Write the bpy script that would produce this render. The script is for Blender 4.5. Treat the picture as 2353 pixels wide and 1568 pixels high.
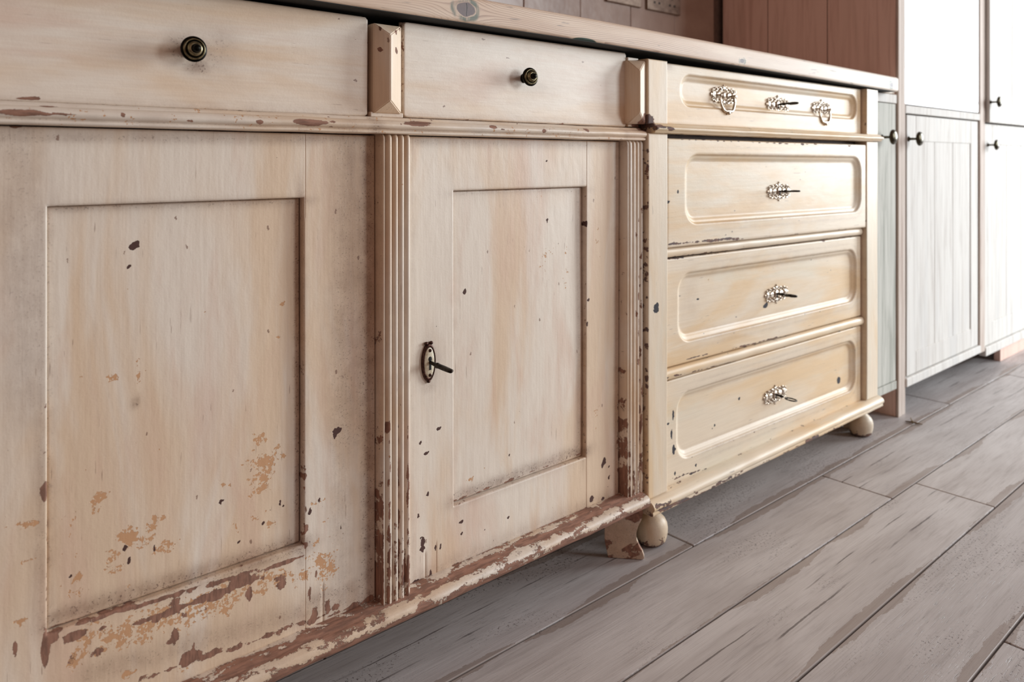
import bpy, bmesh, math, random
import numpy as np
from mathutils import Vector, Matrix
random.seed(7); rng = np.random.default_rng(7)
sc = bpy.context.scene
for o in list(bpy.data.objects): bpy.data.objects.remove(o)
COL = sc.collection

# ------------------------------------------------------------------ camera, light, exposure
CAMY, CAMH, YAW = -.87, .69, 41.0
cam_d = bpy.data.cameras.new('camera'); cam = bpy.data.objects.new('camera', cam_d); COL.objects.link(cam)
cam.location = (0, CAMY, CAMH); cam.rotation_euler = (math.radians(90), 0, math.radians(-YAW))
cam_d.sensor_width = 36; cam_d.lens = 1755/2353*36; cam_d.shift_y = -(784-370)/2353
cam_d.clip_start = .02
cam_d.dof.use_dof = True; cam_d.dof.focus_distance = 1.02; cam_d.dof.aperture_fstop = 5.6
sc.camera = cam
w = bpy.data.worlds.new('world'); sc.world = w; w.use_nodes = True
bg = w.node_tree.nodes['Background']; bg.inputs[0].default_value = (.62, .415, .345, 1); bg.inputs[1].default_value = .50
def area(name, loc, target, sx, sy, power, col):
    l = bpy.data.lights.new(name, 'AREA'); l.shape = 'RECTANGLE'; l.size = sx; l.size_y = sy; l.energy = power; l.color = col
    o = bpy.data.objects.new(name, l); COL.objects.link(o); o.location = loc
    o.rotation_euler = (Vector(target)-Vector(loc)).to_track_quat('-Z', 'Z').to_euler(); return o
area('window_daylight_opposite', (3.9, -3.3, 1.6), (3.9, 0, 1.4), 1.4, 1.5, 98, (.88, .96, 1.0))
area('window_daylight_end', (7.0, -2.2, 1.65), (0, -2.2, 1.4), 2.4, 1.8, 400, (.88, .96, 1.0))
sc.view_settings.view_transform = 'Standard'; sc.view_settings.look = 'None'; sc.view_settings.exposure = 0
sc.view_settings.gamma = 1; sc.view_settings.use_curve_mapping = False
try: sc.cycles.use_denoising = True
except Exception: pass

# ------------------------------------------------------------------ measuring helpers (photograph pixel -> point on a real plane)
_c, _s = math.cos(math.radians(YAW)), math.sin(math.radians(YAW))
def P(u, v, y=0.0):
    a = (u-1176.5)/1755; b = (v-370)/1755; t = (y-CAMY)/(_c-_s*a)
    return (_s+_c*a)*t, CAMH-b*t
def srgb(r, g, b):
    f = lambda c: (c/255/12.92 if c/255 <= .04045 else ((c/255+.055)/1.055)**2.4)
    return (f(r), f(g), f(b), 1)

# ------------------------------------------------------------------ node helper
class NT:
    def __init__(s, name, rough=.5, spec=.5):
        s.m = bpy.data.materials.new(name); s.m.use_nodes = True; s.t = s.m.node_tree; s.n = s.t.nodes
        s.b = s.n['Principled BSDF']; s.b.inputs['Roughness'].default_value = rough
        s.b.inputs['Specular IOR Level'].default_value = spec
        s.tc = s.n.new('ShaderNodeTexCoord').outputs['Object']
    def L(s, a, b): s.t.links.new(a, b)
    def put(s, inp, v):
        if isinstance(v, bpy.types.NodeSocket): s.L(v, inp)
        elif isinstance(v, (tuple, list)) and len(v) == 3 and inp.type == 'RGBA': inp.default_value = (*v, 1)
        else: inp.default_value = v
    def math(s, op, a, b=0.0, c=None, clamp=False):
        n = s.n.new('ShaderNodeMath'); n.operation = op; n.use_clamp = clamp
        s.put(n.inputs[0], a); s.put(n.inputs[1], b)
        if c is not None: s.put(n.inputs[2], c)
        return n.outputs[0]
    def map(s, scale, vec=None, loc=(0, 0, 0)):
        n = s.n.new('ShaderNodeMapping'); s.L(vec or s.tc, n.inputs[0]); n.inputs['Scale'].default_value = scale
        n.inputs['Location'].default_value = loc; return n.outputs[0]
    def noise(s, vec, scale=1, detail=3, rough=.55, dist=0, col=False):
        n = s.n.new('ShaderNodeTexNoise'); s.L(vec, n.inputs['Vector']); n.inputs['Scale'].default_value = scale
        n.inputs['Detail'].default_value = detail; n.inputs['Roughness'].default_value = rough; n.inputs['Distortion'].default_value = dist
        return n.outputs['Color' if col else 'Fac']
    def voro(s, vec, scale, out='Distance', feature='F1', metric='EUCLIDEAN'):
        n = s.n.new('ShaderNodeTexVoronoi'); n.feature = feature; n.distance = metric; s.L(vec, n.inputs['Vector']); n.inputs['Scale'].default_value = scale
        return n.outputs[out]
    def ramp(s, v, lo, hi, a=0.0, b=1.0):
        n = s.n.new('ShaderNodeMapRange'); n.interpolation_type = 'SMOOTHSTEP'
        s.put(n.inputs[0], v); n.inputs[1].default_value = lo; n.inputs[2].default_value = hi; n.inputs[3].default_value = a; n.inputs[4].default_value = b
        return n.outputs[0]
    def mix(s, f, a, b, mode='MIX'):
        n = s.n.new('ShaderNodeMix'); n.data_type = 'RGBA'; n.blend_type = mode
        s.put(n.inputs[0], f); s.put(n.inputs[6], a); s.put(n.inputs[7], b); return n.outputs[2]
    def vadd(s, a, b):
        n = s.n.new('ShaderNodeVectorMath'); n.operation = 'ADD'; s.put(n.inputs[0], a); s.put(n.inputs[1], b); return n.outputs[0]
    def vscale(s, a, k):
        n = s.n.new('ShaderNodeVectorMath'); n.operation = 'SCALE'; s.put(n.inputs[0], a); n.inputs['Scale'].default_value = k; return n.outputs[0]
    def attr(s, name):
        n = s.n.new('ShaderNodeAttribute'); n.attribute_name = name; return n
    def sep(s, v):
        n = s.n.new('ShaderNodeSeparateXYZ'); s.L(v, n.inputs[0]); return n.outputs
    def bump(s, h, dist, strength=1.0):
        n = s.n.new('ShaderNodeBump'); s.L(h, n.inputs['Height']); n.inputs['Distance'].default_value = dist; n.inputs['Strength'].default_value = strength
        s.L(n.outputs[0], s.b.inputs['Normal'])
    def base(s, c): s.put(s.b.inputs['Base Color'], c)

CREAM, CREAM2, TAN, PINK = srgb(240, 229, 214), srgb(230, 203, 172), srgb(204, 158, 118), srgb(222, 188, 166)
WOOD, WOOD2, DARK, GRIME_SHADE = srgb(158, 116, 96), srgb(124, 90, 74), srgb(80, 52, 45), srgb(118, 82, 64)

def paint(name, a=CREAM, b=CREAM2, c=PINK, wood=WOOD, wood2=WOOD2, dark=DARK, tan=TAN, grain='v', rough=.42, chipscale=1.0, speck=.9, lump=1.0, blot=1.0, spec=.5):
    """old brushed oil paint: blotches, brush marks, chips to undercoat / wood / dark primer steered by the 'wear' attribute"""
    t = NT(name, rough, spec)
    st = (1, 1, .22) if grain == 'v' else (.22, 1, 1)
    big = t.noise(t.map(tuple(k*9 for k in st)), 1, 4, .6, .6)
    big2 = t.noise(t.map(tuple(k*16 for k in st), loc=(3.1, 1.7, 5.3)), 1, 4, .6, .4)
    col = t.mix(t.ramp(big, .40, .62, 0, .85*blot), a, b)
    col = t.mix(t.ramp(big2, .48, .72, 0, .55*blot), col, c)
    br = t.noise(t.map(tuple((350 if k == 1 else 14) for k in st)), 1, 2, .5)
    fine = t.noise(t.tc, 900, 1, .5)
    v = t.math('ADD', t.math('MULTIPLY', t.ramp(br, .3, .7), .09), t.math('MULTIPLY', fine, .07))
    col = t.mix(v, col, srgb(160, 128, 100))
    # thin scratches / dark specks
    at = t.attr('wear'); sp = t.n.new('ShaderNodeSeparateColor'); t.L(at.outputs['Color'], sp.inputs[0]); R, G, B = sp.outputs; A = at.outputs['Alpha']
    warp = t.vscale(t.vadd(t.noise(t.tc, 90, 3, .6, col=True), (-.5, -.5, -.5)), .018)
    wp = t.vadd(t.tc, warp)
    warp2 = t.vscale(t.vadd(t.noise(t.tc, 330, 2, .6, col=True), (-.5, -.5, -.5)), .004)
    wp2 = t.vadd(t.tc, warp2)
    cell = t.voro(t.map((1, 1, 1), wp2), 330*chipscale, 'Color', metric='MANHATTAN'); cr = t.n.new('ShaderNodeSeparateColor'); t.L(cell, cr.inputs[0])
    n1 = t.noise(t.tc, 75*chipscale, 3, .6)
    fR = t.math('ADD', R, t.math('ADD', t.math('MULTIPLY', t.math('SUBTRACT', cr.outputs[0], .5), .46), t.math('MULTIPLY', t.math('SUBTRACT', n1, .5), 1.5)))
    mR = t.ramp(fR, .56, .58)
    stw = (60, 60, 60) if grain == 'v' else (26, 60, 60)
    n2 = t.noise(t.map(stw, wp2, loc=(7, 2, 1)), 1, 5, .62, .5)
    fG = t.math('ADD', G, t.math('MULTIPLY', t.math('SUBTRACT', n2, .5), 1.25))
    fG = t.math('ADD', fG, t.math('MULTIPLY', t.math('SUBTRACT', cr.outputs[1], .5), .10))
    mG = t.math('MULTIPLY', t.ramp(fG, .50, .52), t.ramp(G, .06, .10))
    n3 = t.noise(t.tc, 260, 2, .5)
    fA = t.math('ADD', A, t.math('MULTIPLY', t.math('SUBTRACT', n3, .5), .55))
    mA = t.math('MULTIPLY', t.ramp(fA, .50, .53), t.ramp(A, .1, .16))
    # sparse random flecks
    vd = t.n.new('ShaderNodeTexVoronoi'); t.L(t.map((1, 1, .45) if grain == 'v' else (.45, 1, 1), wp2), vd.inputs['Vector']); vd.inputs['Scale'].default_value = 95
    c2 = t.n.new('ShaderNodeSeparateColor'); t.L(vd.outputs['Color'], c2.inputs[0])
    fl = t.math('MULTIPLY', t.math('LESS_THAN', vd.outputs['Distance'], t.math('MULTIPLY', t.math('ADD', c2.outputs[1], .3), .11)), t.math('GREATER_THAN', c2.outputs[0], speck))
    woodn = t.noise(t.map((40, 200, 200) if grain == 'h' else (200, 200, 40)), 1, 3, .6)
    wcol = t.mix(t.ramp(woodn, .35, .65), wood, wood2)
    scr = t.noise(t.map((420, 420, 26) if grain == 'v' else (26, 420, 420), loc=(9, 4, 6)), 1, 2, .5); scp = t.noise(t.tc, 14, 2, .5)
    col = t.mix(t.math('MULTIPLY', t.ramp(scr, .70, .74), t.ramp(scp, .45, .62, 0, .5)), col, wood2)
    # soft grime; the mask also carries painted-in recess and knob shade
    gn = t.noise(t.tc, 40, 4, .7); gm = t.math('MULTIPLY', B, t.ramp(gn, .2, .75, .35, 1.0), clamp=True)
    col = t.mix(gm, col, GRIME_SHADE)
    dots = t.math('MULTIPLY', t.ramp(t.noise(t.tc, 420, 2, .6), .60, .66), t.ramp(B, .12, .6), clamp=True)
    col = t.mix(t.math('MULTIPLY', dots, .6), col, DARK)
    col = t.mix(mR, col, tan)
    rim = t.math('SUBTRACT', t.ramp(fG, .46, .50), t.ramp(fG, .50, .52), clamp=True)
    col = t.mix(t.math('MULTIPLY', t.math('MULTIPLY', rim, t.ramp(G, .06, .10)), .35), col, DARK)
    col = t.mix(mG, col, wcol)
    col = t.mix(t.math('MULTIPLY', fl, .75), col, wood2)
    col = t.mix(mA, col, dark)
    t.base(col)
    rr = t.mix(t.math('MAXIMUM', mR, t.math('MAXIMUM', mG, mA)), (rough, rough, rough), (.8, .8, .8)); t.L(rr, t.b.inputs['Roughness'])
    h = t.math('SUBTRACT', 1.0, t.math('MAXIMUM', t.math('MULTIPLY', mR, .35), t.math('MAXIMUM', mG, mA)))
    h = t.math('ADD', h, t.math('MULTIPLY', br, .10))
    h = t.math('ADD', h, t.math('MULTIPLY', t.noise(t.map((70, 70, 30) if grain == 'v' else (30, 70, 70)), 1, 3, .5), .5*lump))
    h = t.math('ADD', h, t.math('MULTIPLY', t.noise(t.tc, 420, 2, .6), .10))
    t.bump(h, .0011, .8)
    return t.m

def metal(name, c, c2, rough, sc_=120, met=1.0):
    t = NT(name, rough); n = t.noise(t.tc, sc_, 4, .6); t.base(t.mix(t.ramp(n, .35, .7), c, c2)); t.b.inputs['Metallic'].default_value = met
    t.bump(n, .0006, .5); return t.m
def plain(name, c, c2, rough, scale=30, stretch=(1, 1, 1), bumpd=.0005):
    t = NT(name, rough); n = t.noise(t.map(tuple(k*scale for k in stretch)), 1, 4, .6); t.base(t.mix(t.ramp(n, .3, .7), c, c2)); t.bump(n, bumpd, .6); return t.m

M = {}
M['side_v'] = paint('aged_cream_paint_upright', grain='v')
M['side_h'] = paint('aged_cream_paint_level', grain='h')
M['plinth'] = paint('flaking_plinth_paint', grain='h', lump=1.6, speck=.85)
YL = dict(a=srgb(232, 216, 193), b=srgb(226, 194, 150), c=srgb(222, 216, 198), tan=srgb(190, 160, 126), wood=srgb(130, 96, 80), wood2=srgb(96, 84, 84), dark=srgb(60, 58, 64))
M['chest_h'] = paint('yellowed_cream_paint', grain='h', rough=.44, spec=.32, lump=.6, speck=.96, **YL)
M['chest_v'] = paint('yellowed_cream_paint_upright', grain='v', rough=.44, spec=.32, lump=.6, speck=.95, **YL)

def limed(name, a, b, c, rough=.75, k=1.0):
    t = NT(name, rough, .15)
    n = t.noise(t.map((60, 60, 3.2)), 1, 5, .65, .8); n2 = t.noise(t.map((14, 14, 2.5), loc=(5, 5, 5)), 1, 3, .5)
    n3 = t.noise(t.map((160, 160, 500)), 1, 2, .5)
    col = t.mix(t.ramp(n, .42, .72, 0, .75*k), a, b); col = t.mix(t.ramp(n2, .5, .75, 0, .6*k), col, c)
    col = t.mix(t.ramp(n3, .6, .8, 0, .18), col, b)
    oi = t.n.new('ShaderNodeObjectInfo'); col = t.mix(t.math('MULTIPLY', oi.outputs['Random'], .16), col, b)
    t.base(col); t.bump(t.math('ADD', n, t.math('MULTIPLY', n3, .3)), .0006, .5); return t.m
M['limed'] = limed('limed_white_boards', srgb(220, 217, 212), srgb(184, 177, 170), srgb(204, 203, 201))
M['limed_green'] = limed('grey_green_limed_board', srgb(196, 195, 187), srgb(134, 136, 126), srgb(170, 171, 163))
M['limed_trim'] = limed('pinkish_limed_trim', srgb(206, 194, 184), srgb(166, 144, 132), srgb(196, 186, 180))
M['pinkwood'] = limed('dusky_pink_boards', srgb(236, 204, 190), srgb(204, 166, 152), srgb(222, 194, 178), .6)
M['white_gloss'] = plain('plain_white_gloss', srgb(252, 252, 252), srgb(247, 248, 250), .18, 8)
M['brass'] = metal('tarnished_brass', srgb(156, 146, 116), srgb(92, 84, 64), .28)
M['brass_dark'] = metal('blackened_metal', srgb(34, 32, 28), srgb(16, 15, 14), .36)
M['brass_far'] = metal('dull_dark_brass', srgb(84, 78, 64), srgb(52, 47, 38), .3)
M['iron'] = metal('dark_key_iron', srgb(62, 56, 50), srgb(24, 21, 19), .38)
M['nickel'] = metal('worn_nickel', srgb(222, 212, 198), srgb(142, 120, 100), .27, 260)
M['bronze'] = metal('rusty_brown_bronze', srgb(82, 56, 48), srgb(40, 26, 24), .38, 300)
M['ivory'] = plain('ivory_plate', srgb(226, 218, 196), srgb(186, 168, 140), .35, 160)
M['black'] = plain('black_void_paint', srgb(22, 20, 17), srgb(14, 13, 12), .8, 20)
M['backing'] = plain('dark_carcass_wood', srgb(92, 66, 54), srgb(64, 46, 38), .8, 20, (1, 1, 6))
M['grout'] = plain('grey_brown_grout', srgb(98, 86, 80), srgb(78, 68, 64), .9, 60)
M['wall_grout'] = plain('wall_grout', srgb(120, 100, 90), srgb(104, 86, 78), .9, 60)
M['socket'] = metal('brushed_steel_plate', srgb(150, 132, 118), srgb(124, 106, 94), .45, 60, .7)
M['socket_in'] = plain('dark_socket_insert', srgb(44, 34, 30), srgb(34, 27, 24), .6)
M['twig'] = plain('dry_brown_stem', srgb(128, 106, 74), srgb(96, 78, 56), .8, 200)

def tile_mat():
    t = NT('glazed_wall_tile', .28); oi = t.n.new('ShaderNodeObjectInfo')
    off = t.vadd(t.tc, t.vscale(t.vadd(oi.outputs['Location'], (0, 0, 0)), 3.1))
    n = t.noise(off, 9, 4, .6); col = t.mix(t.ramp(n, .3, .7), srgb(176, 156, 144), srgb(158, 136, 124))
    col = t.mix(t.math('MULTIPLY', oi.outputs['Random'], .3), col, srgb(150, 126, 114)); t.base(col)
    t.bump(t.noise(off, 22, 2, .5), .0014, .6); return t.m
M['tile'] = tile_mat()

def worktop_mat():
    t = NT('stripped_pine_worktop', .55)
    X, Y, Z = t.sep(t.tc)
    # knots: bend the grain round them
    f = t.math('ADD', t.math('MULTIPLY', Z, 1.0), t.math('MULTIPLY', Y, 1.0))
    f = t.math('ADD', f, t.math('MULTIPLY', t.math('SUBTRACT', t.noise(t.map((2.2, 9, 9)), 1, 3, .5), .5), .050))
    knots = [(P(1070, 22, -.03), .0105), (P(1705, 140, -.03), .005), (P(2048, 195, -.03), .007)]
    km = None; kring = None
    for (kx, kz), r in knots:
        dx = t.math('MULTIPLY', t.math('SUBTRACT', X, kx), .62); dz = t.math('SUBTRACT', Z, kz)
        d = t.math('SQRT', t.math('ADD', t.math('MULTIPLY', dx, dx), t.math('MULTIPLY', dz, dz)))
        d = t.math('ADD', d, t.math('MULTIPLY', t.math('SUBTRACT', t.noise(t.tc, 90, 2, .5), .5), .004))
        infl = t.ramp(d, r*.8, r*4.2, 1, 0)
        sgn = t.math('MULTIPLY', dz, t.math('MULTIPLY', infl, -.75)); f = t.math('ADD', f, sgn)
        k = t.ramp(d, r*.85, r, 1, 0); g = t.math('SUBTRACT', t.ramp(d, r*1.35, r*1.75, 1, 0), t.ramp(d, r*.95, r*1.1, 1, 0), clamp=True)
        km = k if km is None else t.math('MAXIMUM', km, k); kring = g if kring is None else t.math('MAXIMUM', kring, g)
    fm = t.math('FRACT', t.math('MULTIPLY', f, 330.0)); line = t.math('MULTIPLY', t.ramp(fm, .45, .95), t.ramp(fm, .95, 1.0, 1, 0))
    fade = t.ramp(t.noise(t.map((3, 40, 40)), 1, 3, .6), .35, .62)
    base = t.mix(t.ramp(t.noise(t.map((2.5, 20, 20), loc=(2, 2, 2)), 1, 4, .6), .3, .7), srgb(232, 212, 190), srgb(214, 186, 162))
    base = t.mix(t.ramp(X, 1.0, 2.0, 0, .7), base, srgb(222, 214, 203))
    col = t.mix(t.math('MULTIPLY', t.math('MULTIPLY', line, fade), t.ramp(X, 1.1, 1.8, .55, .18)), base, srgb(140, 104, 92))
    sc1 = t.noise(t.map((14, 150, 190)), 1, 3, .6, .4)
    col = t.mix(t.ramp(sc1, .64, .72, 0, .6), col, srgb(104, 102, 104))
    col = t.mix(t.math('MULTIPLY', kring, t.ramp(t.noise(t.map((60, 60, 20)), 1, 3, .6), .4, .6)), col, srgb(118, 124, 112))
    col = t.mix(km, col, t.mix(t.noise(t.tc, 200, 3, .6), srgb(132, 116, 112), srgb(104, 96, 100)))
    (cx, cz) = P(1072, 22, -.03)
    crack = t.math('MULTIPLY', t.math('LESS_THAN', t.math('ABSOLUTE', t.math('ADD', t.math('SUBTRACT', X, cx), t.math('MULTIPLY', t.math('SUBTRACT', t.noise(t.tc, 120, 2), .5), .003))), .0006), t.math('LESS_THAN', t.math('ABSOLUTE', t.math('SUBTRACT', Z, cz)), .009))
    col = t.mix(crack, col, srgb(30, 26, 26))
    (gx, gz) = P(1345, 95, -.03)
    gd = t.math('ADD', t.math('POWER', t.math('MULTIPLY', t.math('ABSOLUTE', t.math('SUBTRACT', X, gx)), 1/.030), 2), t.math('POWER', t.math('MULTIPLY', t.math('ABSOLUTE', t.math('SUBTRACT', Z, gz-.0005)), 1/.006), 2))
    col = t.mix(t.ramp(gd, .8, 1.1, 1, 0), col, srgb(44, 66, 56))
    t.base(col); t.bump(t.math('ADD', t.math('MULTIPLY', line, -.3), t.math('MULTIPLY', sc1, -.8)), .0006, .6); return t.m
M['worktop'] = worktop_mat()

def plank_mat():
    t = NT('weathered_grey_planks', .42); oi = t.n.new('ShaderNodeObjectInfo'); rnd = oi.outputs['Random']
    off = t.n.new('ShaderNodeCombineXYZ'); t.L(t.math('MULTIPLY', rnd, 37.0), off.inputs[0]); t.L(t.math('MULTIPLY', rnd, 11.0), off.inputs[1])
    v = t.vadd(t.tc, off.outputs[0]); X, Y, Z = t.sep(t.tc)
    big = t.noise(t.map((3, 14, 1), v), 1, 4, .6, .5)
    col = t.mix(t.ramp(big, .3, .7), srgb(202, 196, 194), srgb(178, 170, 167))
    col = t.mix(t.math('MULTIPLY', rnd, .35), col, srgb(158, 152, 154))
    mid = t.noise(t.map((9, 90, 1), v), 1, 4, .65, .3); col = t.mix(t.ramp(mid, .5, .75, 0, .30), col, srgb(118, 107, 102))
    fn = t.noise(t.map((30, 620, 1), v), 1, 3, .6); patch = t.noise(t.map((5, 16, 1), v, (4, 4, 4)), 1, 3, .6)
    streak = t.math('MULTIPLY', t.ramp(fn, .60, .68), t.ramp(t.math('ADD', patch, t.math('MULTIPLY', t.math('SUBTRACT', rnd, .5), .22)), .50, .62)); col = t.mix(t.math('MULTIPLY', streak, .5), col, srgb(78, 66, 62))
    lin = t.noise(t.map((7, 900, 1), v, (3, 3, 3)), 1, 2, .5); col = t.mix(t.ramp(lin, .45, .75, 0, .30), col, srgb(120, 108, 102))
    # a few long wandering cracks
    yw = t.math('ADD', Y, t.math('MULTIPLY', t.math('SUBTRACT', t.noise(t.map((1.3, 0, 0), v), 1, 5, .5), .5), .05))
    for q, (yc, wd) in enumerate(((-.012, .0012), (.026, .0009))):
        ad = t.math('ABSOLUTE', t.math('SUBTRACT', yw, yc)); m = t.math('MULTIPLY', t.math('LESS_THAN', ad, t.math('MULTIPLY', t.noise(t.map((60, 60, 1), v), 1, 3, .6), wd*2.4)), t.ramp(t.noise(t.map((4.5, 0, 0), v, (q*5+9, 0, 0)), 1, 2, .5), .47, .55))
        col = t.mix(t.math('MULTIPLY', t.math('MULTIPLY', m, t.ramp(t.math('FRACT', t.math('MULTIPLY', rnd, 7.3)), .35, .5)), .75), col, srgb(74, 62, 60))
    # worn brown edges
    ed = t.math('SUBTRACT', .0745, t.math('ABSOLUTE', Y))
    side = t.ramp(t.noise(t.map((2.4, 5, 1), v, (8, 3, 1)), 1, 2, .5), .42, .60)
    en = t.math('ADD', t.math('MULTIPLY', side, .015), t.math('MULTIPLY', t.math('SUBTRACT', t.noise(t.map((34, 110, 1), v), 1, 6, .72), .5), .020))
    em = t.math('LESS_THAN', ed, en); col = t.mix(t.math('MULTIPLY', em, .55), col, srgb(128, 108, 95))
    # speckled bare spots
    spn = t.noise(v, 210, 3, .7); pt = t.noise(t.map((3.5, 12, 1), v, (1, 9, 2)), 1, 2, .5)
    spm = t.math('MULTIPLY', t.ramp(spn, .58, .62), t.ramp(t.math('ADD', pt, t.math('MULTIPLY', t.math('SUBTRACT', rnd, .6), .25)), .50, .64)); col = t.mix(t.math('MULTIPLY', spm, .8), col, srgb(88, 72, 66))
    t.base(col)
    t.L(t.ramp(mid, .3, .8, .34, .6), t.b.inputs['Roughness'])
    h = t.math('SUBTRACT', t.math('MULTIPLY', t.noise(t.map((14, 200, 1), v), 1, 3, .6), .8), t.math('MAXIMUM', streak, t.math('MAXIMUM', spm, t.math('MULTIPLY', em, .6))))
    t.bump(h, .0007, .5); return t.m
M['plank'] = plank_mat()

# ------------------------------------------------------------------ object helpers
def tag(o, label=None, cat=None, group=None, kind=None):
    if label: o['label'] = label
    if cat: o['category'] = cat
    if group: o['group'] = group
    if kind: o['kind'] = kind
    return o
def thing(name, label, cat, loc=(0, 0, 0), group=None):
    o = bpy.data.objects.new(name, None); o.location = loc; o.empty_display_size = .05; COL.objects.link(o)
    WPOS[o.name] = Vector(loc); return tag(o, label, cat, group)
def link(name, me, mat, parent=None, origin=None):
    if isinstance(mat, str): mat = M[mat]
    me.materials.append(mat) if len(me.materials) == 0 else None
    o = bpy.data.objects.new(name, me); COL.objects.link(o)
    if parent is not None:
        root = WPOS[parent.name]
        o.parent = parent
        if origin is None: o.location = (0, 0, 0); o.matrix_parent_inverse = Matrix.Translation(-root)
        else: o.location = Vector(origin); o.matrix_parent_inverse = Matrix.Translation(-root)
    elif origin is not None: o.location = origin
    WPOS[o.name] = Vector(origin) if origin is not None else Vector((0, 0, 0))
    return o
WPOS = {}
def mesh(name, V, F, attr=None, smooth=True):
    me = bpy.data.meshes.new(name); me.from_pydata([tuple(v) for v in V], [], F)
    if attr is not None:
        a = me.attributes.new('wear', 'FLOAT_COLOR', 'POINT'); a.data.foreach_set('color', np.asarray(attr, dtype=np.float32).ravel())
    if smooth: me.polygons.foreach_set('use_smooth', [True]*len(me.polygons))
    me.update(); return me

# ------------------------------------------------------------------ wear fields (marks of the old paint and some painted-in shade, in metres on the furniture)
BL = {c: [] for c in 'RGBA'}
def blob(ch, u, v, ru, rv, s=1.0, y=0.0):
    x, z = P(u, v, y); x1, _ = P(u+ru, v, y); _, z1 = P(u, v+rv, y); BL[ch].append((x, z, max(abs(x1-x), 1e-4), max(abs(z1-z), 1e-4), s))
def stroke(ch, u0, v0, u1, v1, ru, rv, s=1.0, n=12, y=0.0, jit=.5):
    for i in range(n):
        f = (i+.5)/n; blob(ch, u0+(u1-u0)*f+random.uniform(-1, 1)*ru*jit, v0+(v1-v0)*f+random.uniform(-1, 1)*rv*jit, ru*random.uniform(.7, 1.2), rv*random.uniform(.6, 1.2), s*random.uniform(.85, 1.1), y)
def field(ch, X, Z):
    out = np.zeros(X.shape)
    for (x, z, rx, rz, s) in BL[ch]:
        m = (np.abs(X-x) < 3.2*rx) & (np.abs(Z-z) < 3.2*rz)
        if m.any():
            d = ((X[m]-x)/rx)**2+((Z[m]-z)/rz)**2; out[m] = np.maximum(out[m], s*np.exp(-.69*d))
    return out
# tan undercoat patches on the left door and stiles
for u, v, a, b, s in [(605,1015,18,14,.62),(612,1065,36,20,.62),(608,1098,28,24,.72),(603,1130,32,14,.6),(515,1118,16,10,.5),(237,1145,16,12,.66),(220,1172,12,16,.66),
    (63,1205,22,14,.66),(45,1200,12,10,.5),(69,1287,26,5,.62),(302,1241,22,18,.68),(345,1243,24,18,.62),(358,1206,8,20,.66),(386,1260,18,13,.66),(367,1275,14,9,.62),(380,1197,16,6,.5),
    (260,1283,18,20,.66),(264,1317,24,12,.66),(174,1199,9,12,.6),(180,1283,13,11,.6),(184,1333,12,13,.64),(185,1371,7,8,.66),(145,1287,8,8,.5),(143,1357,7,6,.5),(302,1352,6,9,.5),
    (627,1210,18,9,.56),(600,1190,30,12,.42),(560,1225,30,20,.36),(268,879,13,14,.72),(250,876,10,8,.5),(322,873,7,14,.7),(335,859,8,6,.6),(320,833,8,6,.6),(190,873,6,7,.66),
    (654,702,7,6,.6),(640,715,12,20,.36),(288,703,5,4,.6),(640,780,12,40,.3),(738,1290,32,30,.6),(742,1330,22,24,.6),(722,1250,16,14,.45),(725,1155,10,8,.55),(755,1320,20,30,.52),(740,1180,16,40,.36),
    (40,1435,14,6,.55),(615,974,6,5,.6),(430,1530,30,10,.5),(300,1545,26,12,.5),(1265,590,20,40,.28),(1090,1106,6,6,.7),(1310,610,10,50,.3),(1372,540,6,60,.34),(1370,960,8,40,.36)]:
    blob('R', u, v, a*1.05, b*1.05, s*1.14 if s > .45 else s)
stroke('R', 180, 1470, 690, 1320, 26, 22, .64, 34); stroke('R', 230, 1480, 540, 1385, 30, 22, .62, 20); stroke('R', 160, 1530, 200, 1470, 22, 16, .6, 6)
stroke('R', 150, 1180, 185, 1400, 10, 14, .42, 10); stroke('R', 5, 1100, 70, 1500, 24, 30, .34, 8)
# bare red-brown wood
for u, v, a, b, s in [(102,1134,8,24,1.1),(97,1128,10,9,1),(104,1496,10,40,1.2),(118,1470,14,12,1.1),(551,1331,22,12,1.1),(572,1366,7,18,1.1),(402,1383,13,9,1),(493,1361,6,10,1),(603,1331,6,6,1),
    (646,1344,11,10,1),(438,1512,22,15,1.2),(447,1484,3,16,1),(402,1463,8,20,1.1),(388,1475,6,6,1),(361,1425,9,6,1),(237,1444,10,5,1),(172,1463,26,12,1),(36,1490,5,20,1.1),(3,1475,4,10,1),
    (165,1510,18,30,.62),(220,1500,20,14,.6),(425,1415,16,7,.62),(460,1405,16,7,.62),(480,1345,10,8,.6),(640,1330,24,12,.6),
    (700,1095,4,8,1),(703,1215,4,9,1),(702,1253,4,8,1),(722,1410,6,22,1),(752,1395,5,20,.9),(770,1395,10,8,1),(725,1320,2.5,10,1),(712,1365,3,20,.8),
    (50,262,66,7,1.15),(130,266,40,4,.95),(100,247,22,2,1),(35,291,14,4,.9),(270,267,6,6,1),(420,279,6,4,1),(577,283,7,6,1),(690,283,34,7,1.0),(672,279,16,5,.9),(745,283,6,3,1),(748,269,8,2,1),(57,227,24,3,1),(80,227,10,2.5,1),
    (935,286,32,6,1.15),(900,285,6,3,1),(1110,293,10,4,1),(1130,298,8,3,.9),(1225,302,6,6,1),(1325,300,5,4,1),
    (898,78,4,5,1.2),(897,117,6,6,1.2),(863,114,4,5,1.2),(863,67,2,4,1),(860,222,1.5,2,1),(912,69,3,3,.9),
    ]:
    blob('G', u, v, a, b, s)
for u, v, a, b, s in [(1499,284,10,16,1.5),(1493,270,5,10,1.2),(1517,290,9,4,1.0),(1538,296,6,4,1)]: blob('G', u, v, a, b, s, -.034)
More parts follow.
